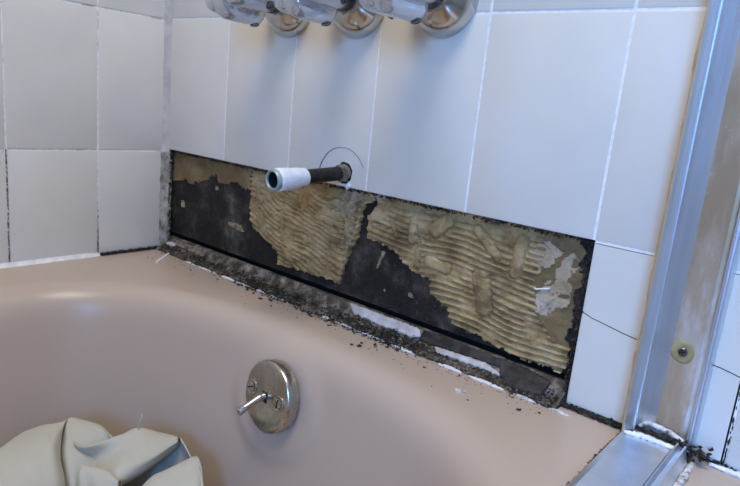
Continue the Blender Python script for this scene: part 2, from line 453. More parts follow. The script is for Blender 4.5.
PA = [(-0.016, -0.004), (-0.016, 0.006), (0.116, 0.008), (0.204, 0.006), (0.224, 0.004), (0.222, -0.038), (0.203, -0.041), (0.191, -0.032), (0.16, -0.039), (0.138, -0.04), (0.131, -0.027), (0.116, -0.035), (0.11, -0.042), (0.09, -0.043), (0.066, -0.055), (0.043, -0.05), (-0.014, -0.061)]
PB = [(0.223, 0.006), (0.309, 0.007), (0.396, 0.007), (0.462, 0.007), (0.478, 0.006), (0.479, -0.009), (0.466, -0.02), (0.458, -0.031), (0.457, -0.052), (0.453, -0.073), (0.439, -0.1), (0.436, -0.111), (0.429, -0.138), (0.364, -0.138), (0.327, -0.14), (0.299, -0.141), (0.294, -0.12), (0.267, -0.112), (0.242, -0.1), (0.227, -0.087), (0.221, -0.062), (0.224, -0.047)]
PC = [(0.481, 0.006), (0.55, 0.007), (0.615, 0.007), (0.698, 0.007), (0.715, 0.006), (0.722, -0.03), (0.716, -0.06), (0.722, -0.095), (0.742, -0.115), (0.765, -0.118), (0.766, -0.14), (0.759, -0.15), (0.724, -0.152), (0.661, -0.144), (0.617, -0.139), (0.608, -0.123), (0.582, -0.11), (0.576, -0.093), (0.549, -0.09), (0.525, -0.076), (0.501, -0.064), (0.485, -0.065), (0.472, -0.064), (0.469, -0.029), (0.479, -0.022)]
PD = [(0.700, 0.006), (0.767, 0.006), (0.756, -0.006), (0.766, -0.016), (0.760, -0.030), (0.766, -0.050), (0.759, -0.066), (0.764, -0.090), (0.759, -0.105), (0.766, -0.125), (0.735, -0.118), (0.712, -0.095), (0.706, -0.06), (0.712, -0.03)]
PALE = [[(0.716, -0.010), (0.728, -0.014), (0.741, -0.022), (0.733, -0.032), (0.727, -0.043), (0.712, -0.040), (0.708, -0.026)],
        [(0.742, -0.026), (0.752, -0.018), (0.761, -0.026), (0.760, -0.036), (0.753, -0.046), (0.757, -0.056), (0.757, -0.074), (0.748, -0.086), (0.738, -0.094), (0.720, -0.094), (0.718, -0.078), (0.722, -0.060), (0.732, -0.048)]]
def h_paper(x, z):
    return 0.0016 + 0.0010*noise.fractal((x*45, 1, z*45), 0.8, 2, 4) + 0.0012*max(0, noise.noise((x*25, 7, z*25)))
def ridges(q, period, amp):
    s = 0.5+0.5*math.sin(2*PI*q/period)
    return amp*(s**1.4)
BLOB_B = [((0.338, -0.026), (0.346, -0.05), 0.004), ((0.385, -0.052), (0.444, -0.057), 0.0045), ((0.25, -0.075), (0.262, -0.092), 0.007), ((0.30, -0.06), (0.305, -0.10), 0.003), ((0.40, -0.03), (0.43, -0.018), 0.006), ((0.31, -0.115), (0.33, -0.13), 0.005), ((0.24, -0.02), (0.25, -0.05), 0.006)]
BLOB_C = [((0.544, -0.026), (0.545, -0.05), 0.0055), ((0.577, -0.030), (0.594, -0.014), 0.009), ((0.636, -0.018), (0.665, -0.042), 0.0055), ((0.692, -0.020), (0.69, -0.055), 0.007), ((0.573, -0.071), (0.60, -0.072), 0.007), ((0.648, -0.072), (0.657, -0.105), 0.0105), ((0.559, -0.046), (0.556, -0.080), 0.004), ((0.51, -0.03), (0.52, -0.05), 0.003)]
def with_blobs(h, x, z, blobs, top):
    for a, b, r in blobs:
        r = r*(1+0.25*noise.noise((x*120, r*900, z*120)))
        d = seg_dist(x, z, a, b)/r
        if d < 1.0:
            k_ = min(1, (1-d)*6)
            h = h*(1-k_) + (top + 0.0004*noise.noise((x*300, 0, z*300)) + 0.0005*(1-d*d))*k_
        elif d < 1.25: h = min(h, 0.0022)
    return h
def flakes(x, z, s):            # smeared, stepped scraps of paste lying over the ridges
    n_ = noise.noise((x*s, 4, z*s*1.4)) + 0.5*noise.noise((x*s*2.3, 9, z*s*2.3))
    return max(0.0, min(1.0, (n_-0.10)*9))
def h_left(x, z):
    q = z + 0.34*(x-0.22) - 1.3*(x-0.30)**2*(1 if x > 0.30 else 0) + 0.008*noise.noise((x*16, 2, z*16)) + 0.0025*noise.noise((x*50, 7, z*50))
    m = max(0.25, min(1, 0.9+1.0*noise.noise((x*28, 4, z*28))))
    h = 0.0020 + ridges(q, 0.0074, 0.0036)*m
    f = flakes(x, z, 30)
    h = h*(1-f) + f*(0.0040+0.0012*noise.noise((x*110, 2, z*110)))
    h += 0.0007*noise.fractal((x*90, 3, z*90), 0.8, 2, 3)
    if x > 0.40:
        e = min(1, (x-0.40)/0.03)
        h += 0.0026*max(0, math.sin(2*PI*(z+0.2*x)/0.010+2*noise.noise((x*50, 0, z*50))))*e
    if x < 0.25: h -= 0.0010*(0.25-x)/0.03
    return with_blobs(h, x, z, BLOB_B, 0.0046)
def h_right(x, z):
    q = z + 0.05*(x-0.6) + 0.003*math.sin(x*38) + 0.0026*noise.noise((x*18, 2, z*36))
    m = max(0.20, min(1, 0.95+0.9*noise.noise((x*26, 14, z*32))))
    if z > -0.012: m *= 0.35
    h = 0.0020 + ridges(q, 0.0074, 0.0038)*m
    f = flakes(x+3, z, 22)*0.85
    h = h*(1-f) + f*(0.0040+0.0008*noise.noise((x*110, 2, z*110)))
    h += 0.0005*noise.fractal((x*90, 3, z*90), 0.8, 2, 3)
    return with_blobs(h, x, z, BLOB_C, 0.0054)
def h_pale(x, z):
    h = 0.0026 + 0.0007*noise.fractal((x*40, 6, z*40), 0.8, 2, 4)
    n_ = noise.noise((x*48, 11, z*48))
    if n_ > 0.12: h -= 0.0012
    d = seg_dist(x, z, (0.726, -0.073), (0.752, -0.076))/0.0065
    if d < 1: h += 0.0012*(1-d**4)
    return h
tag(crust('adhesive_crust', PA, h_paper, 0.0128, M_PAPER, wall_back, 0.0016), 'torn brown paper face')
tag(crust('adhesive_crust', PB, h_left, 0.0128, M_ADH, wall_back), 'tan trowelled adhesive with slanting ridges')
tag(crust('adhesive_crust', PC, h_right, 0.0128, M_ADH, wall_back), 'tan trowelled adhesive with level ridges')
tag(crust('adhesive_crust', PD, lambda x, z: h_paper(x, z)+0.0012, 0.0128, M_PAPER, wall_back), 'brown torn board face by the cut tile')
for poly in PALE: tag(crust('plaster_patch', poly, lambda x, z: h_pale(x, z)+0.0016, 0.0128, M_PLAST, wall_back, 0.0012), 'pale smooth plaster patch')
PG = [(0.432, 0.005), (0.452, 0.004), (0.462, -0.012), (0.449, -0.020), (0.452, -0.045), (0.444, -0.060), (0.449, -0.075), (0.436, -0.095), (0.428, -0.075), (0.432, -0.05), (0.420, -0.035), (0.408, -0.038), (0.420, -0.018)]
tag(crust('mortar_smear', PG, lambda x, z: 0.0056+0.0016*noise.fractal((x*90, 2, z*90), 0.7, 2, 4), 0.0128, M_MORTAR, wall_back), 'grey mortar smear')
# bridge of paste over the black joint and pale scraps on the black board
PBR = [(0.470, 0.004), (0.497, 0.003), (0.499, -0.010), (0.487, -0.014), (0.478, -0.008), (0.470, -0.012)]
crust('mortar_smear', PBR, lambda x, z: 0.0040+0.001*noise.noise((x*90, 2, z*90)), 0.0128, M_PLAST, wall_back)
for poly in ([(0.497, -0.073), (0.503, -0.074), (0.499, -0.086), (0.493, -0.101), (0.489, -0.099), (0.494, -0.085)],
             [(0.128, -0.046), (0.137, -0.045), (0.139, -0.052), (0.132, -0.055)],
             [(0.030, -0.086), (0.042, -0.088), (0.044, -0.098), (0.034, -0.101)],
             [(0.168, -0.098), (0.20, -0.098), (0.214, -0.108), (0.196, -0.109), (0.172, -0.106)],
             [(0.503, -0.125), (0.510, -0.124), (0.508, -0.130)], [(0.545, -0.118), (0.553, -0.117), (0.556, -0.124), (0.548, -0.126)]):
    crust('mortar_smear', poly, lambda x, z: 0.0013+0.0006*noise.noise((x*150, 2, z*150)), 0.0128, M_MORTAR, wall_back, 0.0011, 0.002)
# brown ring left on the tile by the old spout flange
bm = bmesh.new(); prev = None
for q in range(60):
    a = math.radians(28 + q*145/59); rr = 0.0425+0.0004*noise.noise((q*0.4, 0, 0))
    wd = 0.00025 + 0.0009*max(0, (q-28)/31)**1.2*(0.7+0.6*noise.noise((q*0.5, 4, 0)))
    ring = [bm.verts.new((0.424+(rr+dr)*math.cos(a), yy, 0.010+(rr+dr)*math.sin(a))) for dr, yy in ((-wd, 0.0002), (-wd, -0.0005), (wd, -0.0005), (wd, 0.0002))]
    if prev:
        for j in range(4): bm.faces.new((prev[j], prev[(j+1) % 4], ring[(j+1) % 4], ring[j]))
    else: bm.faces.new(ring)
    prev = ring
bm.faces.new(prev)
link('rust_ring', bm, M_RUST, wall_back)
# crumbs of black grout along the broken edges of the tiles
rng = random.Random(3)
bm = bmesh.new()
for q in range(520):
    x = rng.uniform(0.004, 0.768)
    chip(bm, (x, rng.uniform(0.0005, 0.007), -0.0012-abs(rng.gauss(0, 0.0012))), rng.uniform(0.0012, 0.004), 0.0012, rng.uniform(0.0006, 0.0022), rng)
for q in range(200):
    z = rng.uniform(-0.175, -0.003)
    chip(bm, (0.7715-abs(rng.gauss(0, 0.002)), rng.uniform(0.002, 0.010), z), 0.0016, 0.0016, rng.uniform(0.001, 0.003), rng)
for q in range(160):
    z = rng.uniform(-0.175, -0.003)
    chip(bm, (0.0085+abs(rng.gauss(0, 0.0015)), rng.uniform(0.001, 0.008), z), 0.0013, 0.0013, rng.uniform(0.001, 0.003), rng)
tag(link('grout_crumbs', bm, M_DIRT, wall_back), 'black grout crumbs along the broken tile edges', kind='stuff')
bm = bmesh.new(); chip(bm, (0.440, -0.0008, 0.0035), 0.004, 0.0018, 0.004, rng); chip(bm, (0.437, -0.0012, 0.001), 0.003, 0.0015, 0.003, rng)
link('plaster_crumb', bm, M_CAULK, wall_back)
# a headless wall staple left in the pale patch
link('staple', tube([(0.716, 0.0075, -0.066), (0.718, 0.0065, -0.0665), (0.731, 0.006, -0.0625), (0.733, 0.0085, -0.062)], 0.0011, 6), M_CAULK, wall_back, smooth=True)

# ---- rest of the room, outside the photograph
bm = bmesh.new(); box(bm, -0.1, RX+0.1, FY-0.1, 0.12, FZ-0.05, FZ)
tag(link('floor', bm, M_FLOOR), 'brown vinyl floor beside the tub', 'floor', kind='structure')
bm = bmesh.new(); box(bm, -0.1, RX+0.1, FY-0.1, 0.12, CZ, CZ+0.05)
tag(link('ceiling', bm, M_CEIL), 'off-white ceiling', 'ceiling', kind='structure')
wx0, wx1, wz0, wz1 = 1.28, 2.12, 0.32, 1.18
bm = bmesh.new()
box(bm, -0.1, wx0, FY-0.1, FY, FZ, CZ); box(bm, wx1, RX+0.1, FY-0.1, FY, FZ, CZ)
box(bm, wx0, wx1, FY-0.1, FY, FZ, wz0); box(bm, wx0, wx1, FY-0.1, FY, wz1, CZ)
tag(link('wall_front', bm, M_PAINT), 'painted wall with the bathroom window facing the tub end', 'wall', kind='structure')
bm = bmesh.new(); box(bm, -0.012, 1.28, -1.68, -1.58, FZ, CZ)  # unseen wall, added and widened to keep window light off the left
tag(link('wall_alcove_block', bm, M_PAINT), 'unseen alcove end wall, widened to block window light', 'wall', kind='structure')
bm = bmesh.new(); box(bm, RX, RX+0.1, FY, 0.02, FZ, CZ)
tag(link('wall_right', bm, M_PAINT), 'plain painted wall across the room from the tub', 'wall', kind='structure')
bm = bmesh.new(); fw = 0.03
box(bm, wx0, wx0+fw, FY-0.05, FY-0.005, wz0, wz1); box(bm, wx1-fw, wx1, FY-0.05, FY-0.005, wz0, wz1)
box(bm, wx0+fw, wx1-fw, FY-0.05, FY-0.005, wz0, wz0+fw); box(bm, wx0+fw, wx1-fw, FY-0.05, FY-0.005, wz1-fw, wz1)
window_1 = tag(link('window_1', bm, M_FRAME), 'white framed bathroom window', 'window', kind='structure')

# ------------------------------------------------------------------ bathtub
ZR = -0.18
CX = 0.48
def tub_point(u, o):
    # u in 0..4: 0-1 back end arc (left to right), 1-2 right side, 2-3 front end arc, 3-4 left side
    aL, aR, b = 0.36+o, 0.33+o, 0.195+o
    yb, yf = -0.292, -1.23
    def arc(t, sgn, yc):
        th = PI*(1-t)
        ct, st = math.cos(th), math.sin(th)
        a = aL if ct < 0 else aR
        n = 2.15 if ct < 0 else 2.45
        e = 2.0/n
        return (CX + a*math.copysign(abs(ct)**e, ct), yc + sgn*b*abs(st)**e)
    if u < 1: return arc(u, 1, yb)
    if u < 2: return (CX+aR, yb+(yf-yb)*(u-1))
    if u < 3: return arc(3-u, -1, yf)
    return (CX-aL, yf+(yb-yf)*(u-3))
US = [i/220 for i in range(220)] + [1+i/50 for i in range(50)] + [2+i/60 for i in range(60)] + [3+i/50 for i in range(50)]
PROF = [(0.034, -0.1800), (0.028, -0.1803), (0.021, -0.1815), (0.014, -0.1838), (0.007, -0.1875), (0.001, -0.1925), (-0.004, -0.199), (-0.008, -0.207), (-0.0115, -0.217), (-0.014, -0.228)]
z = -0.228; o_ = -0.014
while z > -0.40:
    z -= 0.008; o_ -= 0.0016; PROF.append((o_, z))
for a in range(1, 13):
    th = a/12*PI/2
    PROF.append((o_ - 0.10*(1-math.cos(th)), z - 0.085*math.sin(th)))
oe, ze = PROF[-1]
PROF += [(oe-0.03, ze-0.001), (oe-0.08, ze-0.003)]
PLATE = Vector((0.4575, -0.1225, -0.2545))
bm = bmesh.new(); loops = []
X0, X1, Y0, Y1 = 0.0006, 0.952, -0.0185, -1.56
def rect_point(u):
    x, y = tub_point(u, 0.034)
    yc = -0.292 if u < 1 or u >= 3.999 else (-1.23 if 2 <= u < 3 else y)
    dx, dy = x-CX, y-yc
    ts = []
    if dx > 1e-9: ts.append((X1-CX)/dx)
    if dx < -1e-9: ts.append((X0-CX)/dx)
    if dy > 1e-9: ts.append((Y0-yc)/dy)
    if dy < -1e-9: ts.append((Y1-yc)/dy)
    t = min(ts); return CX+dx*t, yc+dy*t
loops.append([bm.verts.new((*rect_point(u), FZ+0.002)) for u in US])
loops.append([bm.verts.new((*rect_point(u), ZR-0.008)) for u in US])
loops.append([bm.verts.new((rect_point(u)[0]*0.997+0.0015, rect_point(u)[1]*0.998-0.001, ZR)) for u in US])
for f in (0.66, 0.33):
    L = []
    for u in US:
        a = rect_point(u); b = tub_point(u, 0.034)
        L.append(bm.verts.new((a[0]*f+b[0]*(1-f), a[1]*f+b[1]*(1-f), ZR)))
    loops.append(L)
for o_, z in PROF:
    L = []
    for u in US:
        x, y = tub_point(u, o_)
        # gentle boss round the overflow plate
        d = math.hypot(x-PLATE.x, (z-PLATE.z)*1.02 + 0.012) if y > -0.3 else 9
        if d < 0.085:
            s = 1 if d < 0.060 else 0.5+0.5*math.cos(PI*(d-0.060)/0.025)
            y -= 0.0045*s
        L.append(bm.verts.new((x, y, z)))
    loops.append(L)
n = len(US)
for a, b in zip(loops, loops[1:]):
    for i in range(n): bm.faces.new((a[i], a[(i+1) % n], b[(i+1) % n], b[i]))
bm.faces.new(loops[-1])
bathtub = empty('bathtub', (0.48, -0.78, FZ))
tag(bathtub, 'pinkish-beige enamelled bathtub built in below the tiled walls', 'bathtub')
keep(link('basin', bm, M_TUB, smooth=True, auto=60), bathtub)
# upstand flange behind the deck, dirty where the tiles were
bm = bmesh.new(); rings = []
for i in range(200):
    x = 0.003 + 0.768*i/199
    w1 = 0.0012*noise.noise((x*40, 0, 1)); w2 = 0.001*noise.noise((x*60, 5, 1))
    rings.append([bm.verts.new(p) for p in ((x, -0.0205+w1, -0.1798), (x, -0.017+w1, -0.1765+w2), (x, -0.006+w2, -0.1730+w1), (x, 0.004, -0.167+w2), (x, 0.0085, -0.1590+w1), (x, 0.0098, -0.1577), (x, 0.0150, -0.1580), (x, 0.0150, -0.1798))])
for a, b in zip(rings, rings[1:]):
    for j in range(8): bm.faces.new((a[j], a[(j+1) % 8], b[(j+1) % 8], b[j]))
bm.faces.new(rings[0]); bm.faces.new(rings[-1])
keep(tag(link('tiling_flange', bm, M_FLANGE, smooth=True, auto=50), 'grimy whitish flange'), bathtub)
# things stuck on the flange (painted strip, tar scraps): thin raised crusts lying on its slope
def on_flange(x, t, off):      # t from 0 (front, low) to 1 (top)
    P = [(-0.0205, -0.1798), (-0.006, -0.1730), (0.004, -0.167), (0.0088, -0.1585)]
    s = t*3; i = min(2, int(s)); f = s-i
    y = P[i][0]*(1-f)+P[i+1][0]*f; z = P[i][1]*(1-f)+P[i+1][1]*f
    return Vector((x, y-off*0.7, z+off*0.7))
def flange_scrap(name, top, bottom, mat, off, label):
    # top and bottom are lists of (x, t)
    bm = bmesh.new(); N = 60; R_ = []
    def at(poly, s):
        s = s*(len(poly)-1); i = min(len(poly)-2, int(s)); f = s-i
        return (poly[i][0]*(1-f)+poly[i+1][0]*f, poly[i][1]*(1-f)+poly[i+1][1]*f)
    for i in range(N+1):
        a = at(top, i/N); b = at(bottom, i/N); rr = []
        for j in range(9):
            f = j/8; x = a[0]*(1-f)+b[0]*f; t = a[1]*(1-f)+b[1]*f
            if j in (0, 8): t += 0.10*noise.noise((x*160, j, 1)) + 0.06*noise.noise((x*420, j, 2))
            rr.append(bm.verts.new(on_flange(x, max(0, min(1, t)), off*(0.2 if j in (0, 8) or i in (0, N) else 1+0.3*noise.noise((x*100, t*9, 3))))))
        R_.append(rr)
    for a, b in zip(R_, R_[1:]):
        for j in range(8): bm.faces.new((a[j], b[j], b[j+1], a[j+1]))
    o = link(name, bm, mat, smooth=True)
    md = o.modifiers.new('thickness', 'SOLIDIFY'); md.thickness = 0.001; md.offset = -1
    keep(o, bathtub); o['label'] = label
flange_scrap('paint_strip', [(0.452, 0.98), (0.50, 0.98), (0.565, 0.97), (0.574, 0.93)], [(0.466, 0.60), (0.51, 0.50), (0.57, 0.50), (0.579, 0.66)], M_WSTRIP, 0.0016, 'clean white strip of the flange')
flange_scrap('tar_scrap', [(0.580, 0.98), (0.62, 0.99), (0.66, 0.98), (0.69, 0.95)], [(0.580, 0.50), (0.62, 0.55), (0.66, 0.60), (0.69, 0.65)], M_TAR, 0.0014, 'dark tar scrap')
flange_scrap('paint_strip', [(0.605, 0.48), (0.64, 0.55), (0.675, 0.60), (0.694, 0.42)], [(0.612, 0.30), (0.645, 0.33), (0.68, 0.35), (0.698, 0.34)], M_WSTRIP, 0.0016, 'clean white strip of the flange')
flange_scrap('tar_scrap', [(0.685, 0.97), (0.71, 0.98), (0.735, 0.92), (0.752, 0.80)], [(0.700, 0.30), (0.715, 0.10), (0.735, 0.12), (0.750, 0.25)], M_TAR, 0.0020, 'dark tar scrap')
flange_scrap('tar_scrap', [(0.02, 0.9), (0.06, 0.9), (0.10, 0.8), (0.12, 0.7)], [(0.02, 0.6), (0.06, 0.55), (0.10, 0.5), (0.12, 0.5)], M_RUST, 0.0018, 'rusty brown scrap')
flange_scrap('paint_strip', [(0.015, 0.62), (0.022, 0.66), (0.03, 0.66), (0.036, 0.6)], [(0.013, 0.42), (0.022, 0.42), (0.03, 0.42), (0.036, 0.42)], M_WSTRIP, 0.0030, 'clean white strip of the flange')
# broken line of old white caulk along the deck
rng = random.Random(11); x = 0.10
while x < 0.775:
    L_ = rng.uniform(0.012, 0.05); bm = bmesh.new(); rings = []
    if rng.random() < 0.8:
        for i in range(9):
            xx = x+L_*i/8; e = math.sin(PI*(0.08+0.84*i/8)); wv = rng.uniform(0.0007, 0.0020)*e+0.0003
            yy = -0.0215+0.0008*noise.noise((xx*80, 3, 3))
            rings.append([bm.verts.new((xx, yy-wv, ZR+0.0002)), bm.verts.new((xx, yy-wv*0.5, ZR+0.0005+0.0016*e)), bm.verts.new((xx, yy+wv, ZR+0.0006+0.0018*e)), bm.verts.new((xx, yy+wv, ZR+0.0002))])
        for a, b in zip(rings, rings[1:]):
            for j in range(4): bm.faces.new((a[j], a[(j+1) % 4], b[(j+1) % 4], b[j]))
        bm.faces.new(rings[0]); bm.faces.new(rings[-1])
        keep(link('caulk_remnant', bm, M_CAULK if rng.random() < 0.6 else M_DCAULK, smooth=True, auto=50), bathtub)
    else: bm.free()
    x += L_ + rng.uniform(0.0, 0.012)
# white caulk bead at the foot of the left wall
bm = bmesh.new(); rings = []
for i in range(60):
    y = -0.122 - i*0.022
    r1 = 0.0068*(1+0.15*noise.noise((y*30, 1, 1))); r2 = 0.0075*(1+0.15*noise.noise((y*30, 4, 1)))
    if i == 0: r1 *= 0.7; r2 *= 0.6
    rings.append([bm.verts.new(p) for p in ((0.0004, y, ZR+0.0002), (r2, y, ZR+0.0004), (r2*0.45, y, ZR+r1*0.40), (0.0016, y, ZR+r1), (0.0004, y, ZR+r1))])
for a, b in zip(rings, rings[1:]):
    for j in range(5): bm.faces.new((a[j], a[(j+1) % 5], b[(j+1) % 5], b[j]))
bm.faces.new(rings[0]); bm.faces.new(rings[-1])
keep(link('caulk_bead', bm, M_CAULK, smooth=True, auto=60), bathtub)
# mould crust at the foot of the last left tile and below the cracked tile
rng = random.Random(5); bm = bmesh.new()
for q in range(420):
    y = rng.uniform(-0.121, -0.004)
    chip(bm, (0.0022+abs(rng.gauss(0, 0.0012)), y, ZR+0.0012+abs(rng.gauss(0, 0.0016))), 0.002, 0.003, rng.uniform(0.0008, 0.0022), rng)
tag(keep(link('mould_crust', bm, M_DIRT), bathtub), 'black-green mould at the foot of the tiles', kind='stuff')
bm = bmesh.new()
for q in range(520):
    x = rng.uniform(0.768, 0.842)
    chip(bm, (x, rng.uniform(-0.006, 0.004), ZR+0.0008+abs(rng.gauss(0, 0.0013))), 0.003, 0.0022, rng.uniform(0.0008, 0.002), rng)
for q in range(220):
    x = rng.uniform(0.905, 1.10)
    chip(bm, (x, rng.uniform(-0.002, 0.004), ZR+0.0018+abs(rng.gauss(0, 0.0010))), 0.003, 0.0014, rng.uniform(0.0008, 0.002), rng)
for q in range(60):
    z = -0.176+0.17*rng.random()**1.6
    chip(bm, (0.9250+rng.gauss(0, 0.0003), rng.uniform(0.0, 0.002), z), 0.0007, 0.0008, rng.uniform(0.001, 0.004), rng)
tag(link('mould_crust', bm, M_DIRT, wall_back), 'black mould at the foot of the cracked tile', kind='stuff')
bm = bmesh.new(); box(bm, OPEN_X+0.001, 0.845, -0.0225, 0.009, ZR-0.006, ZR+0.00005)
keep(link('deck_end', bm, M_TUB), bathtub)
bm = bmesh.new(); box(bm, 0.90, 0.952, -0.0225, 0.009, ZR-0.006, ZR+0.00005)
keep(link('deck_end', bm, M_TUB), bathtub)

# ------------------------------------------------------------------ shower door jamb and track
jamb = empty('shower_door_jamb', (0.870, -0.010, -0.166))
tag(jamb, 'upright aluminium shower-door channel with brown stains, screwed to the tiles', 'door frame')
J0, J1 = -0.166, 1.30
def jpart(name, poly, mat):
    bm = prism(poly, 'z', J0, J1)
    return keep(link(name, bm, mat), jamb)
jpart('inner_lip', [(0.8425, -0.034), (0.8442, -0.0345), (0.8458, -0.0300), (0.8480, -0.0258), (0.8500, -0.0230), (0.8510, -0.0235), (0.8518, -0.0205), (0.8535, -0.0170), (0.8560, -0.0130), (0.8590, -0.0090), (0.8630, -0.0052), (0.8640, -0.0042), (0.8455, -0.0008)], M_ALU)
jpart('back_plate', [(0.8455, -0.0006), (0.8640, -0.0042), (0.8880, -0.0042), (0.8925, -0.0030), (0.8925, -0.0006)], M_SALU)
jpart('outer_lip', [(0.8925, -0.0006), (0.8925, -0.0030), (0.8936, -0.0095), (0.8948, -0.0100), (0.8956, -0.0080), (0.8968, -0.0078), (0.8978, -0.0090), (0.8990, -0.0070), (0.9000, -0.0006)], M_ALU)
SC = Vector((0.8738, -0.0042, -0.0835))
face_y = Matrix.Rotation(PI/2, 4, 'X')      # local Z to world -Y
bm = lathe([(0.0104, 0), (0.0100, 0.0004), (0.0080, 0.0008), (0.0062, 0.0006), (0.0050, 0.0002), (0.0, 0.0002)], 28, cap=False)
for v in bm.verts:
    s = 1+0.30*noise.noise((v.co.x*140, v.co.y*140, 1)); v.co.x *= s*1.0; v.co.y *= s*1.08
bmesh.ops.transform(bm, matrix=Matrix.Translation(SC) @ face_y, verts=bm.verts[:])
keep(tag(link('sealant_ring', bm, M_SEAL, smooth=True), 'yellowed ring of sealant'), jamb)
bm = lathe([(0.0042, 0.0002), (0.0042, 0.0010), (0.0036, 0.0017), (0.0, 0.0021)], 24, mat=Matrix.Translation(SC) @ face_y)
screw = keep(tag(link('screw', bm, M_DCHROME, smooth=True, auto=40), 'dark cross-head screw'), jamb)
bm = bmesh.new()
box(bm, -0.0028, 0.0028, -0.0006, 0.0006, 0.0016, 0.00225); box(bm, -0.0006, 0.0006, -0.0028, 0.0028, 0.0016, 0.00226)
bmesh.ops.transform(bm, matrix=Matrix.Translation(SC) @ face_y @ Matrix.Rotation(0.3, 4, 'Z'), verts=bm.verts[:])
cross = link('cross_slot', bm, M_VSHADE); cross.parent = screw
# thin line of yellowed sealant beside the inner lip
bm = bmesh.new(); rings = []
for i in range(120):
    z = -0.170 + i*0.0075
    xl = 0.8325 - 0.0022*noise.noise((z*25, 0, 5)) - 0.001*noise.noise((z*120, 0, 5))
    rings.append([bm.verts.new(p) for p in ((xl, 0.0, z), (xl+0.0006, -0.0006, z), (0.840, -0.0035, z), (0.8455, -0.0045, z), (0.8455, 0.0, z))])
for a, b in zip(rings, rings[1:]):
    for j in range(5): bm.faces.new((a[j], a[(j+1) % 5], b[(j+1) % 5], b[j]))
bm.faces.new(rings[0]); bm.faces.new(rings[-1])
keep(tag(link('sealant_line', bm, M_PSEAL, smooth=True, auto=60), 'yellowed sealant line'), jamb)
# lumps of white caulk at the foot
rng = random.Random(21)
def lump_strip(name, pts, r, mat, parent, label=None, seed=0):
    bm = bmesh.new(); rings = []; N = 36
    P = [Vector(p) for p in pts]
    for i in range(N+1):
        s = i/N*(len(P)-1); q = min(len(P)-2, int(s)); f = s-q
        c_ = P[q].lerp(P[q+1], f); d = (P[q+1]-P[q]).normalized(); u = d.cross(Vector((0, 0, 1))).normalized(); w = u.cross(d)
        e = math.sin(PI*(0.06+0.88*i/N))**0.4
        rings.append([bm.verts.new(c_+(u*math.cos(a)*1.2+w*math.sin(a)*0.8)*r*e*(1+0.55*noise.noise((i*0.45+seed, a, 3)))) for a in [2*PI*j/10 for j in range(10)]])
    for a, b in zip(rings, rings[1:]):
        for j in range(10): bm.faces.new((a[j], a[(j+1) % 10], b[(j+1) % 10], b[j]))
    bm.faces.new(rings[0]); bm.faces.new(rings[-1])
    o = keep(link(name, bm, mat, smooth=True), parent)
    if label: o['label'] = label
lump_strip('caulk_lump', [(0.846, -0.022, -0.1655), (0.858, -0.010, -0.160), (0.875, -0.008, -0.162), (0.892, -0.012, -0.164)], 0.0032, M_DCAULK, jamb, 'ragged white caulk at the foot', 2)
lump_strip('caulk_lump', [(0.845, -0.034, -0.1665), (0.860, -0.028, -0.1665), (0.890, -0.028, -0.1665)], 0.0030, M_CAULK, jamb, 'ragged white caulk at the foot', 9)
bm = bmesh.new()
for q in range(150):
    x = rng.uniform(0.847, 0.895)
    chip(bm, (x, -0.0185+rng.gauss(0, 0.0012)-0.05*max(0, 0.856-x), -0.1645+rng.gauss(0, 0.0008)), 0.003, 0.0018, 0.0016, rng)
for q in range(50):
    chip(bm, (rng.uniform(0.891, 0.915), rng.uniform(-0.020, -0.004), -0.170+rng.gauss(0, 0.003)), 0.0028, 0.002, 0.0018, rng)
keep(tag(link('mould_crust', bm, M_DIRT), 'black mould in the caulk', kind='stuff'), jamb)

track = empty('shower_door_track', (0.87, -0.75, ZR))
tag(track, 'aluminium shower-door track lying along the outer tub deck', 'door track')
T0, T1 = -0.024, -1.50
def tpart(name, poly, mat):
    bm = prism(poly, 'y', T0, T1)
    return keep(link(name, bm, mat), track)
zt = -0.168
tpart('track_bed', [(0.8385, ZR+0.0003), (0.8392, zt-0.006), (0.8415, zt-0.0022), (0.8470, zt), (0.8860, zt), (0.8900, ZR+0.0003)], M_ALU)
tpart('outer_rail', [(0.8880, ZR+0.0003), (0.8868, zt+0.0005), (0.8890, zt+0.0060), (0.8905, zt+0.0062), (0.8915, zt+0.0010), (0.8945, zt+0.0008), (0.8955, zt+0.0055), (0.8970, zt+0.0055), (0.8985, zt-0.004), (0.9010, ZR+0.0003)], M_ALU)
bm = bmesh.new()
for q in range(420):
    y = -0.01-0.5*rng.random()**1.3
    chip(bm, (0.8378+rng.gauss(0, 0.0007), y, ZR+0.0006), 0.0011, 0.003, 0.0009, rng)
keep(tag(link('mould_crust', bm, M_DIRT), 'black mould along the track edge', kind='stuff'), track)
lump_strip('caulk_lump', [(0.9035, -0.012, ZR+0.001), (0.9045, -0.10, ZR+0.001), (0.9045, -0.30, ZR+0.001)], 0.0030, M_DCAULK, track, 'dirty caulk line', 4)
lump_strip('caulk_lump', [(0.915, -0.006, ZR+0.0015), (0.94, -0.0055, ZR+0.0015), (0.951, -0.005, ZR+0.0015)], 0.0030, M_CAULK, bathtub, 'white caulk at the deck end', 6)

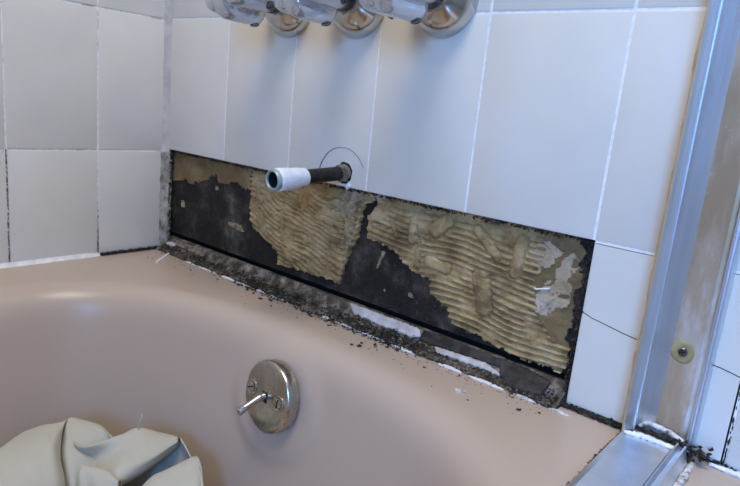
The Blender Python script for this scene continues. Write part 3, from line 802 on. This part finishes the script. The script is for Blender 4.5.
# ------------------------------------------------------------------ tap handles
def knob_mesh(rot):
    bm = bmesh.new(); n = 96; rings = []
    prof = [(0.0, 0.0), (0.66, 0.0), (0.86, 0.0012), (0.96, 0.005), (1.0, 0.012), (1.0, 0.045), (0.97, 0.056), (0.88, 0.063), (0.70, 0.067), (0.0, 0.068)]
    for s, h in prof:
        if s == 0: rings.append([bm.verts.new((0, 0, h))]); continue
        ring = []
        for i in range(n):
            th = 2*PI*i/n; ph = ((th-rot+PI/6) % (PI/3)) - PI/6
            d, rc = 0.0250, 0.0130
            r = d*math.cos(ph)+math.sqrt(max(0, rc*rc-(d*math.sin(ph))**2))
            r = r*s if s > 0.9 else 0.0225*s/0.9+(r-0.0225)*max(0, (s-0.5)/0.5)
            ring.append(bm.verts.new((r*math.cos(th), r*math.sin(th), h)))
        rings.append(ring)
    for a, b in zip(rings, rings[1:]):
        for i in range(n):
            j = (i+1) % n
            if len(a) == 1: bm.faces.new((a[0], b[j], b[i]))
            elif len(b) == 1: bm.faces.new((a[i], a[j], b[0]))
            else: bm.faces.new((a[i], a[j], b[j], b[i]))
    return bm
HANDLES = [((0.3035, 0.0, 0.2350), 0.70, 'leftmost fluted tap handle on its chrome bell, nearest the corner'),
           ((0.4320, 0.0, 0.2350), 0.785, 'middle fluted tap handle on its chrome bell, above the spout pipe'),
           ((0.5610, 0.0, 0.2360), 0.87, 'rightmost fluted tap handle on the broadest bright chrome bell')]
for loc, rot, lab in HANDLES:
    h = empty('tap_handle', loc); h.rotation_euler = (PI/2, 0, 0)     # local Z points out of the wall
    tag(h, lab, 'tap handle', 'tap handles in a row on the end wall')
    R_ = 0.0435
    link('bell_flange', lathe([(R_, -0.0002), (R_, 0.0022), (R_*0.985, 0.006), (R_*0.93, 0.0125), (R_*0.83, 0.0200), (R_*0.69, 0.0268), (R_*0.54, 0.0312), (0.0190, 0.0328), (0.0165, 0.0328), (0.0, 0.0328)], 64), M_CHROME, h, smooth=True, auto=50)
    link('collar', lathe([(0.0168, 0.0326), (0.0172, 0.0345), (0.0172, 0.043), (0.0158, 0.0445), (0.0158, 0.047), (0.0170, 0.0485), (0.0170, 0.0660), (0.0, 0.0660)], 40), M_DCHROME, h, smooth=True, auto=40)
    kn = link('knob', knob_mesh(rot), M_ACRYL, h, smooth=True, auto=45); kn.location = (0, 0, 0.0575)
    link('stem_core', lathe([(0.0085, 0.0006), (0.0085, 0.058), (0.0, 0.058)], 24), M_CHROME, kn, smooth=True, auto=40)
    for q in range(6):
        th = rot + q*PI/3
        m = Matrix.Translation((0.0379*math.cos(th), 0.0379*math.sin(th), 0.0110)) @ Matrix.Rotation(th, 4, 'Z') @ Matrix.Rotation(math.radians(90), 4, 'Y')
        link('dimple', lathe([(0.0058, -0.0040), (0.0060, 0.0004), (0.0050, 0.0009), (0.0040, 0.0002), (0.0, 0.0)], 20, mat=m), M_DCHROME, kn, smooth=True, auto=40)

# ------------------------------------------------------------------ bare spout pipe
pipe = empty('spout_pipe', (0.4285, 0.0, 0.019))
tag(pipe, 'bare dark spout pipe with white thread tape sticking out of the wall', 'pipe')
d = (Vector((0.4262, -0.126, 0.0122)) - Vector((0.4285, 0.0, 0.019))).normalized()
pipe.rotation_mode = 'QUATERNION'; pipe.rotation_quaternion = d.to_track_quat('Z', 'Y')
link('pipe_body', lathe([(0.0, -0.015), (0.0093, -0.015), (0.0093, 0.080), (0.0, 0.080)], 32), M_PIPE, pipe, smooth=True, auto=40)
bm = lathe([(0.0112, -0.004), (0.0118, 0.002), (0.0110, 0.008), (0.0096, 0.011), (0.0092, 0.012)], 28, cap=False)
for v in bm.verts:
    s = 1+0.22*noise.noise((v.co.x*180, v.co.y*180, v.co.z*180)); v.co.x *= s; v.co.y *= s
tag(link('pipe_crust', bm, M_RUST, pipe, smooth=True), 'crumbly grey-brown crust')
bm = bmesh.new(); rings = []; n = 40
TP = [(0.0096, 0.070), (0.0110, 0.0705), (0.0117, 0.076), (0.0114, 0.080), (0.0128, 0.083), (0.0132, 0.089), (0.0126, 0.093), (0.0134, 0.095), (0.0141, 0.101), (0.0146, 0.106), (0.0139, 0.110), (0.0143, 0.1125), (0.0138, 0.1165), (0.0126, 0.1175)]
for r, z in TP:
    rings.append([bm.verts.new((r*(1+0.08*noise.noise((math.cos(a)*1.6, math.sin(a)*1.6, z*120)))*math.cos(a), r*(1+0.08*noise.noise((math.cos(a)*1.6, math.sin(a)*1.6, z*120)))*math.sin(a), z+0.0012*math.sin(a+1))) for a in [2*PI*j/n for j in range(n)]])
for a, b in zip(rings, rings[1:]):
    for j in range(n): bm.faces.new((a[j], a[(j+1) % n], b[(j+1) % n], b[j]))
tag(link('thread_tape', bm, M_TAPE, pipe, smooth=True, auto=50), 'white thread tape wound round the end')
tag(link('threaded_end', lathe([(0.0124, 0.110), (0.0130, 0.1155), (0.0134, 0.1165), (0.0130, 0.1180), (0.0134, 0.1195), (0.0131, 0.1225), (0.0122, 0.1238), (0.0106, 0.1240), (0.0098, 0.1228), (0.0096, 0.095), (0.0, 0.095)], 40, cap=False), M_TEAL, pipe, smooth=True, auto=40), 'grey-green corroded fitting')
link('bore_shade', lathe([(0.0094, 0.1215), (0.0092, 0.1000), (0.0, 0.1000)], 32, cap=False), M_VSHADE, pipe)  # near-black liner paints the shade inside the pipe end

# ------------------------------------------------------------------ overflow plate with trip lever
ov = empty('overflow_plate', PLATE + Vector((0, -0.0035, 0)))
tag(ov, 'round nickel overflow plate with trip lever on the tub end', 'overflow plate')
nrm = Vector((-0.10, -1.0, 0.14)).normalized()
ov.rotation_mode = 'QUATERNION'; ov.rotation_quaternion = nrm.to_track_quat('Z', 'Y')
Rr = 0.0455
# local axes after to_track_quat: find which local direction is world up
up_l = ov.rotation_quaternion.inverted() @ Vector((0, 0, 1)); up_l.z = 0; up_l.normalize()
rt_l = ov.rotation_quaternion.inverted() @ Vector((1, 0, 0)); rt_l.z = 0; rt_l.normalize()
pl = link('plate', lathe([(Rr*0.985, -0.004), (Rr, 0.000), (Rr, 0.0085), (Rr*0.985, 0.0108), (Rr*0.94, 0.0126), (Rr*0.88, 0.0134), (Rr*0.5, 0.0142), (0.0, 0.0144)], 72), M_NICKEL, ov, smooth=True, auto=60)
for sx in (-1, 1):
    c_ = rt_l*sx*0.0285 + up_l*0.003
    m = Matrix.Translation((c_.x, c_.y, 0.0138))
    ring = link('screw_cup', lathe([(0.0100, 0.0), (0.0100, 0.0012), (0.0088, 0.0020), (0.0072, 0.0008), (0.0, 0.0008)], 28, mat=m), M_NICKEL, ov, smooth=True, auto=40)
    sc = link('screw', lathe([(0.0062, 0.0009), (0.0062, 0.0018), (0.0050, 0.0028), (0.0, 0.0034)], 24, mat=m), M_CHROME, ov, smooth=True, auto=40)
    bm = bmesh.new(); box(bm, -0.0056, 0.0056, -0.0007, 0.0007, 0.0020, 0.0035)
    bmesh.ops.transform(bm, matrix=m @ Matrix.Rotation(0.5*sx+0.9, 4, 'Z'), verts=bm.verts[:])
    link('slot', bm, M_VSHADE, sc)
bm = bmesh.new(); box(bm, -0.0058, 0.0058, -0.0064, 0.0064, 0.0135, 0.0146)
ang = math.atan2(up_l.y, up_l.x) - PI/2
bmesh.ops.transform(bm, matrix=Matrix.Rotation(ang, 4, 'Z'), verts=bm.verts[:])
link('lever_slot', bm, M_VSHADE, ov)
def lp(r_, u_, z_): v = rt_l*r_ + up_l*u_; return (v.x, v.y, z_)
lv = link('lever', tube([lp(0, 0.001, 0.010), lp(0, 0.001, 0.018), lp(0.0, 0.000, 0.022), lp(-0.001, -0.004, 0.029), lp(-0.002, -0.010, 0.038), lp(-0.0025, -0.014, 0.0445), lp(-0.0027, -0.0155, 0.047), lp(-0.0028, -0.016, 0.048)], [0.0046, 0.0050, 0.0048, 0.0038, 0.0040, 0.0052, 0.0058, 0.0040], 16), M_CHROME, ov, smooth=True, auto=60)
# ------------------------------------------------------------------ crumpled canvas drop cloth in the tub
CLOTH = {
 'dome': [
   [(0.2398, -0.4269, -0.35), (0.2419, -0.392, -0.342), (0.2392, -0.3641, -0.336), (0.2296, -0.3401, -0.332), (0.2295, -0.3164, -0.329), (0.2397, -0.2959, -0.327), (0.2408, -0.2863, -0.325)] ,
   [(0.2862, -0.4396, -0.345), (0.2923, -0.408, -0.338), (0.2919, -0.3805, -0.334), (0.2856, -0.3568, -0.329), (0.2775, -0.3334, -0.325), (0.2785, -0.3175, -0.324), (0.2609, -0.3003, -0.333)] ,
   [(0.3139, -0.4476, -0.35), (0.3268, -0.4194, -0.345), (0.3296, -0.3922, -0.342), (0.323, -0.3671, -0.337), (0.3112, -0.345, -0.332), (0.3053, -0.329, -0.331), (0.2962, -0.3171, -0.343)] ,
   [(0.3364, -0.4553, -0.38), (0.3504, -0.4281, -0.375), (0.3586, -0.4025, -0.372), (0.3514, -0.3767, -0.365), (0.3474, -0.3571, -0.358), (0.3371, -0.3385, -0.353), (0.3294, -0.3261, -0.36)] ,
 ],
 'back': [
   [(0.2215, -0.2818, -0.34), (0.2387, -0.284, -0.326), (0.241, -0.2799, -0.325), (0.2541, -0.2678, -0.328), (0.2708, -0.2573, -0.331), (0.2803, -0.2554, -0.334), (0.293, -0.2511, -0.34)] ,
   [(0.2409, -0.2942, -0.35), (0.2633, -0.2989, -0.338), (0.2727, -0.2956, -0.335), (0.2832, -0.2816, -0.337), (0.2836, -0.2637, -0.338), (0.2852, -0.2565, -0.34), (0.2921, -0.2466, -0.345)] ,
   [(0.2657, -0.3064, -0.355), (0.2884, -0.3113, -0.345), (0.3003, -0.3081, -0.342), (0.3053, -0.2959, -0.346), (0.301, -0.2775, -0.35), (0.2996, -0.2638, -0.352), (0.303, -0.2523, -0.355)] ,
   [(0.2945, -0.3154, -0.365), (0.3115, -0.3181, -0.358), (0.3203, -0.3149, -0.355), (0.3196, -0.3027, -0.358), (0.318, -0.2859, -0.362), (0.3162, -0.2722, -0.366), (0.3184, -0.2602, -0.37)] ,
   [(0.3224, -0.3256, -0.38), (0.3321, -0.3252, -0.375), (0.3406, -0.322, -0.372), (0.3387, -0.3093, -0.375), (0.3347, -0.2928, -0.378), (0.3361, -0.281, -0.38), (0.3373, -0.2687, -0.385)] ,
 ],
 'front': [
   [(0.271, -0.2924, -0.337), (0.2913, -0.2967, -0.333), (0.3062, -0.2913, -0.331), (0.3109, -0.2696, -0.329), (0.3127, -0.2482, -0.328), (0.3136, -0.2268, -0.327), (0.3302, -0.2123, -0.33), (0.3545, -0.1938, -0.334)] ,
   [(0.2734, -0.2923, -0.35), (0.2886, -0.2906, -0.352), (0.2996, -0.2832, -0.354), (0.3168, -0.27, -0.347), (0.3307, -0.2578, -0.337), (0.3437, -0.2437, -0.331), (0.3534, -0.2261, -0.332), (0.3573, -0.1955, -0.335)] ,
   [(0.2861, -0.2945, -0.36), (0.2975, -0.2898, -0.362), (0.3134, -0.2861, -0.36), (0.3432, -0.2847, -0.35), (0.3586, -0.2777, -0.34), (0.3656, -0.2599, -0.336), (0.3675, -0.2344, -0.336), (0.3586, -0.1964, -0.3355)] ,
   [(0.3178, -0.3043, -0.365), (0.3315, -0.2986, -0.362), (0.3448, -0.2954, -0.358), (0.3609, -0.2912, -0.353), (0.3704, -0.2864, -0.349), (0.3706, -0.2625, -0.346), (0.367, -0.234, -0.342), (0.3593, -0.1961, -0.336)] ,
 ],
 'pocket': [
   [(0.2914, -0.2662, -0.41), (0.2981, -0.248, -0.4), (0.3073, -0.2265, -0.39), (0.3177, -0.2039, -0.375), (0.3399, -0.1885, -0.35), (0.3558, -0.1916, -0.335)] ,
   [(0.3058, -0.2601, -0.42), (0.3162, -0.2383, -0.41), (0.3251, -0.2151, -0.395), (0.3371, -0.1993, -0.378), (0.3535, -0.1894, -0.358), (0.3701, -0.1934, -0.34)] ,
   [(0.3201, -0.254, -0.43), (0.3307, -0.2322, -0.42), (0.35, -0.2154, -0.4), (0.358, -0.2003, -0.385), (0.3716, -0.1906, -0.362), (0.3887, -0.1966, -0.347)] ,
 ],
 'corner': [
   [(0.3949, -0.2822, -0.362), (0.3867, -0.2521, -0.352), (0.3917, -0.2352, -0.346), (0.3958, -0.2172, -0.342), (0.4001, -0.2002, -0.338), (0.4065, -0.1987, -0.339), (0.4191, -0.2028, -0.345)] ,
   [(0.4145, -0.2832, -0.364), (0.409, -0.2587, -0.355), (0.4143, -0.2424, -0.349), (0.4198, -0.2271, -0.345), (0.419, -0.2099, -0.342), (0.427, -0.2096, -0.345), (0.4392, -0.215, -0.35)] ,
   [(0.426, -0.2808, -0.385), (0.4292, -0.2641, -0.372), (0.4365, -0.2494, -0.362), (0.4454, -0.2382, -0.356), (0.4431, -0.2245, -0.353), (0.4419, -0.2173, -0.357), (0.4496, -0.221, -0.362)] ,
 ],
 'small': [
   [(0.3344, -0.3155, -0.345), (0.3339, -0.3116, -0.339), (0.3344, -0.3071, -0.338), (0.3463, -0.2997, -0.338), (0.3637, -0.2927, -0.339), (0.3812, -0.2897, -0.342)] ,
   [(0.3411, -0.3187, -0.36), (0.3471, -0.3179, -0.352), (0.3513, -0.3117, -0.35), (0.3642, -0.3073, -0.348), (0.3764, -0.2992, -0.348), (0.3862, -0.2923, -0.35)] ,
   [(0.3589, -0.3259, -0.38), (0.3637, -0.3235, -0.372), (0.3639, -0.3166, -0.37), (0.3764, -0.3122, -0.368), (0.3902, -0.3062, -0.366), (0.4014, -0.299, -0.366)] ,
 ],
}
def cat1(P, s):
    n = len(P); s = s*(n-1); i = min(n-2, int(s)); f = s-i
    p0 = P[max(0, i-1)]; p1 = P[i]; p2 = P[i+1]; p3 = P[min(n-1, i+2)]
    return 0.5*((2*p1)+(p2-p0)*f+(2*p0-5*p1+4*p2-p3)*f*f+(3*p1-p0-3*p2+p3)*f**3)
bm = bmesh.new()
def cloth_sheet(rows, nu=44, nv=26, seed=0):
    R_ = [[Vector(p) for p in r] for r in rows]
    g = []
    for j in range(nv+1):
        row = []
        for i in range(nu+1):
            colp = [cat1(r, i/nu) for r in R_]
            p = cat1(colp, j/nv)
            p = p + Vector((0, 0, 0.0012*noise.fractal((p.x*45, p.y*45, seed), 0.8, 2, 3)))
            row.append(bm.verts.new(p))
        g.append(row)
    for j in range(nv):
        for i in range(nu): bm.faces.new((g[j][i], g[j][i+1], g[j+1][i+1], g[j+1][i]))
def off(row, dx, dy, dz): return [(p[0]+dx, p[1]+dy, p[2]+dz) for p in row]
ext = {}
for key, rows in CLOTH.items():
    if key == 'pocket':
        ext[key] = rows
    else:
        tuck = off(rows[0], -0.010, 0.010, -0.010)
        tuck2 = off(rows[0], -0.016, 0.014, -0.045)
        low = off(rows[-1], 0.012, -0.014, -0.03)
        low2 = off(rows[-1], 0.016, -0.020, -0.085)
        if key == 'front':
            low = off(rows[-1], -0.006, 0.005, -0.012); low2 = off(rows[-1], -0.030, 0.024, -0.030)
        ext[key] = [tuck2, tuck] + rows + [low, low2]
for q, (key, rows) in enumerate(ext.items()): cloth_sheet(rows, seed=q*3.3)
# lower folds of the heap lying on the tub floor
hc = Vector((0.345, -0.345)); g = []
for j in range(17):
    row = []
    for i in range(73):
        a = 2*PI*i/72; f = j/16
        rr = (0.115+0.02*noise.noise((math.cos(a)*1.5, math.sin(a)*1.5, 2)))*f
        z = -0.485 + 0.097*math.sqrt(max(0, 1-f*f)) + 0.012*f*math.sin(a*7+f*4)
        row.append(bm.verts.new((hc.x+rr*math.cos(a)*0.95, hc.y+rr*math.sin(a)*1.05, max(-0.4865, z))))
    g.append(row)
for j in range(16):
    for i in range(72): bm.faces.new((g[j][i], g[j][i+1], g[j+1][i+1], g[j+1][i]))
bmesh.ops.remove_doubles(bm, verts=bm.verts[:], dist=0.0002)
cl = empty('drop_cloth', (0.345, -0.345, -0.487))
tag(cl, 'crumpled off-white canvas drop cloth lying in the tub', 'cloth')
o = keep(link('canvas', bm, M_CANVAS, smooth=True), cl)
md = o.modifiers.new('thickness', 'SOLIDIFY'); md.thickness = 0.0014; md.offset = -1
A_ = Vector(CLOTH['front'][0][5])
keep(tag(link('loose_thread', tube([A_+Vector((0, 0, -0.002)), A_+Vector((0.000, 0.001, 0.008)), A_+Vector((0.003, 0.002, 0.015)), A_+Vector((0.004, 0.003, 0.022))], 0.0007, 6), M_CANVAS, smooth=True), 'loose thread'), cl)
def hem(pts, name='hem'):
    keep(link(name, tube(pts, 0.0016, 8), M_CANVAS, smooth=True), cl)
hem([CLOTH['corner'][0][4], CLOTH['corner'][0][5], CLOTH['corner'][0][6], CLOTH['corner'][1][6], CLOTH['corner'][2][6]])

# ------------------------------------------------------------------ dirt and debris on the deck
rng = random.Random(17)
for mat, num, smax, lab in ((M_DIRT, 4200, 0.0021, 'black mouldy dirt crumbled along the tub flange under the bare wall'), (M_RUST, 900, 0.0018, 'brown gritty flakes mixed into the black dirt along the tub flange')):
    bm = bmesh.new()
    for q in range(num):
        x = rng.uniform(0.012, 0.768)
        dens = 0.5+1.1*noise.noise((x*14, 2.0, 0.5))+0.5*noise.noise((x*45, 6.0, 0.5))
        if 0.10 < x < 0.56: dens += 0.25
        if rng.random() > dens+0.15: continue
        t = min(0.75, abs(rng.gauss(0.14, 0.16+0.10*max(0, noise.noise((x*30, 4, 4))))))
        s = rng.uniform(0.0005, smax)
        p = on_flange(x, t, 0.0004+s*0.3+0.003*max(0, dens-0.5)*rng.random())
        chip(bm, p, s*1.6, s, s*0.6, rng)
    if mat is M_DIRT:
        for q in range(520):
            x = rng.uniform(0.03, 0.77); y = -0.022-rng.expovariate(1/0.010)
            if y < -0.085: continue
            s = rng.uniform(0.0003, 0.0010)
            chip(bm, (x, y, ZR+s*0.3), s*1.4, s, s*0.7, rng)
        for q in range(420):
            c_ = rng.choice((0.27, 0.33, 0.40, 0.455, 0.50, 0.545)); x = c_+rng.gauss(0, 0.016); y = -0.0225-abs(rng.gauss(0, 0.0045))
            s = rng.uniform(0.0005, 0.0016)
            chip(bm, (x, y, ZR+s*0.3+0.0006*rng.random()), s*1.4, s, s*0.7, rng)
    tag(link('mould_dirt', bm, mat), lab, 'dirt', kind='stuff')
# larger crumbs one can pick out on the deck
CR = [(0.525, -0.0645, 0.0030), (0.5325, -0.060, 0.0042), (0.5284, -0.0493, 0.0030), (0.5425, -0.0407, 0.0034), (0.568, -0.030, 0.0045), (0.556, -0.0335, 0.0030), (0.7283, -0.030, 0.0020), (0.745, -0.052, 0.0030), (0.7637, -0.040, 0.0020), (0.300, -0.036, 0.0030), (0.325, -0.043, 0.0034), (0.338, -0.037, 0.0040), (0.282, -0.033, 0.0028), (0.36, -0.052, 0.0022), (0.42, -0.033, 0.0030), (0.46, -0.040, 0.0026), (0.15, -0.045, 0.0022), (0.215, -0.038, 0.0024), (0.06, -0.060, 0.0018), (0.62, -0.045, 0.0022), (0.66, -0.031, 0.0024), (0.70, -0.075, 0.0018)]
for i, (x, y, s) in enumerate(CR):
    bm = bmesh.new()
    for q in range(3): chip(bm, (rng.gauss(0, s*0.5), rng.gauss(0, s*0.25), s*0.3), s*rng.uniform(0.6, 1.0), s*rng.uniform(0.4, 0.7), s*0.38, rng)
    zmin = min(v.co.z for v in bm.verts)
    o = tag(link('debris_crumb', bm, M_CRUMB), 'small black crumb of rotten grout lying loose on the tub deck', 'crumb', 'black crumbs on the tub deck')
    o.location = (x, y, ZR-zmin)
def sliver(name, a, b, w, h, mat, label, cat, seed):
    bm = bmesh.new(); rings = []; a = Vector(a); b = Vector(b); s = (b-a).cross(Vector((0, 0, 1))).normalized()
    for i in range(8):
        c_ = a.lerp(b, i/7); k_ = 1+0.3*noise.noise((i*0.8, seed, 0))
        rings.append([bm.verts.new(c_+s*w*k_), bm.verts.new(c_+s*w*0.8*k_+Vector((0, 0, h))), bm.verts.new(c_-s*w*0.8*k_+Vector((0, 0, h*0.9))), bm.verts.new(c_-s*w*k_)])
    for p, q in zip(rings, rings[1:]):
        for j in range(4): bm.faces.new((p[j], p[(j+1) % 4], q[(j+1) % 4], q[j]))
    bm.faces.new(rings[0]); bm.faces.new(rings[-1])
    tag(link(name, bm, mat), label, cat)
sliver('grout_sliver', (0.0855, -0.067, ZR), (0.043, -0.016, ZR), 0.0024, 0.0026, M_CAULK, 'long white sliver of grout lying on the deck near the corner', 'grout sliver', 1)
sliver('plaster_chip', (0.677, -0.066, ZR), (0.687, -0.060, ZR), 0.0022, 0.002, M_DCAULK, 'pale grey plaster chip lying on the deck right of the flange dirt', 'plaster chip', 5)

# ------------------------------------------------------------------ ceiling lamp (above the frame)
lamp = empty('ceiling_lamp', (0.85, -0.64, CZ))
tag(lamp, 'flat square ceiling light panel over the tub', 'lamp')
bm = bmesh.new(); f = 0.43
box(bm, -f, f, -f, -0.40, -0.045, 0.0); box(bm, -f, f, 0.40, f, -0.045, 0.0)
box(bm, -f, -0.40, -0.40, 0.40, -0.045, 0.0); box(bm, 0.40, f, -0.40, 0.40, -0.045, 0.0)
link('lamp_frame', bm, M_FRAME, lamp)
link('diffuser', bevel_box(-0.40, 0.40, -0.40, 0.40, -0.036, -0.004, 0.004), M_LAMP, lamp)
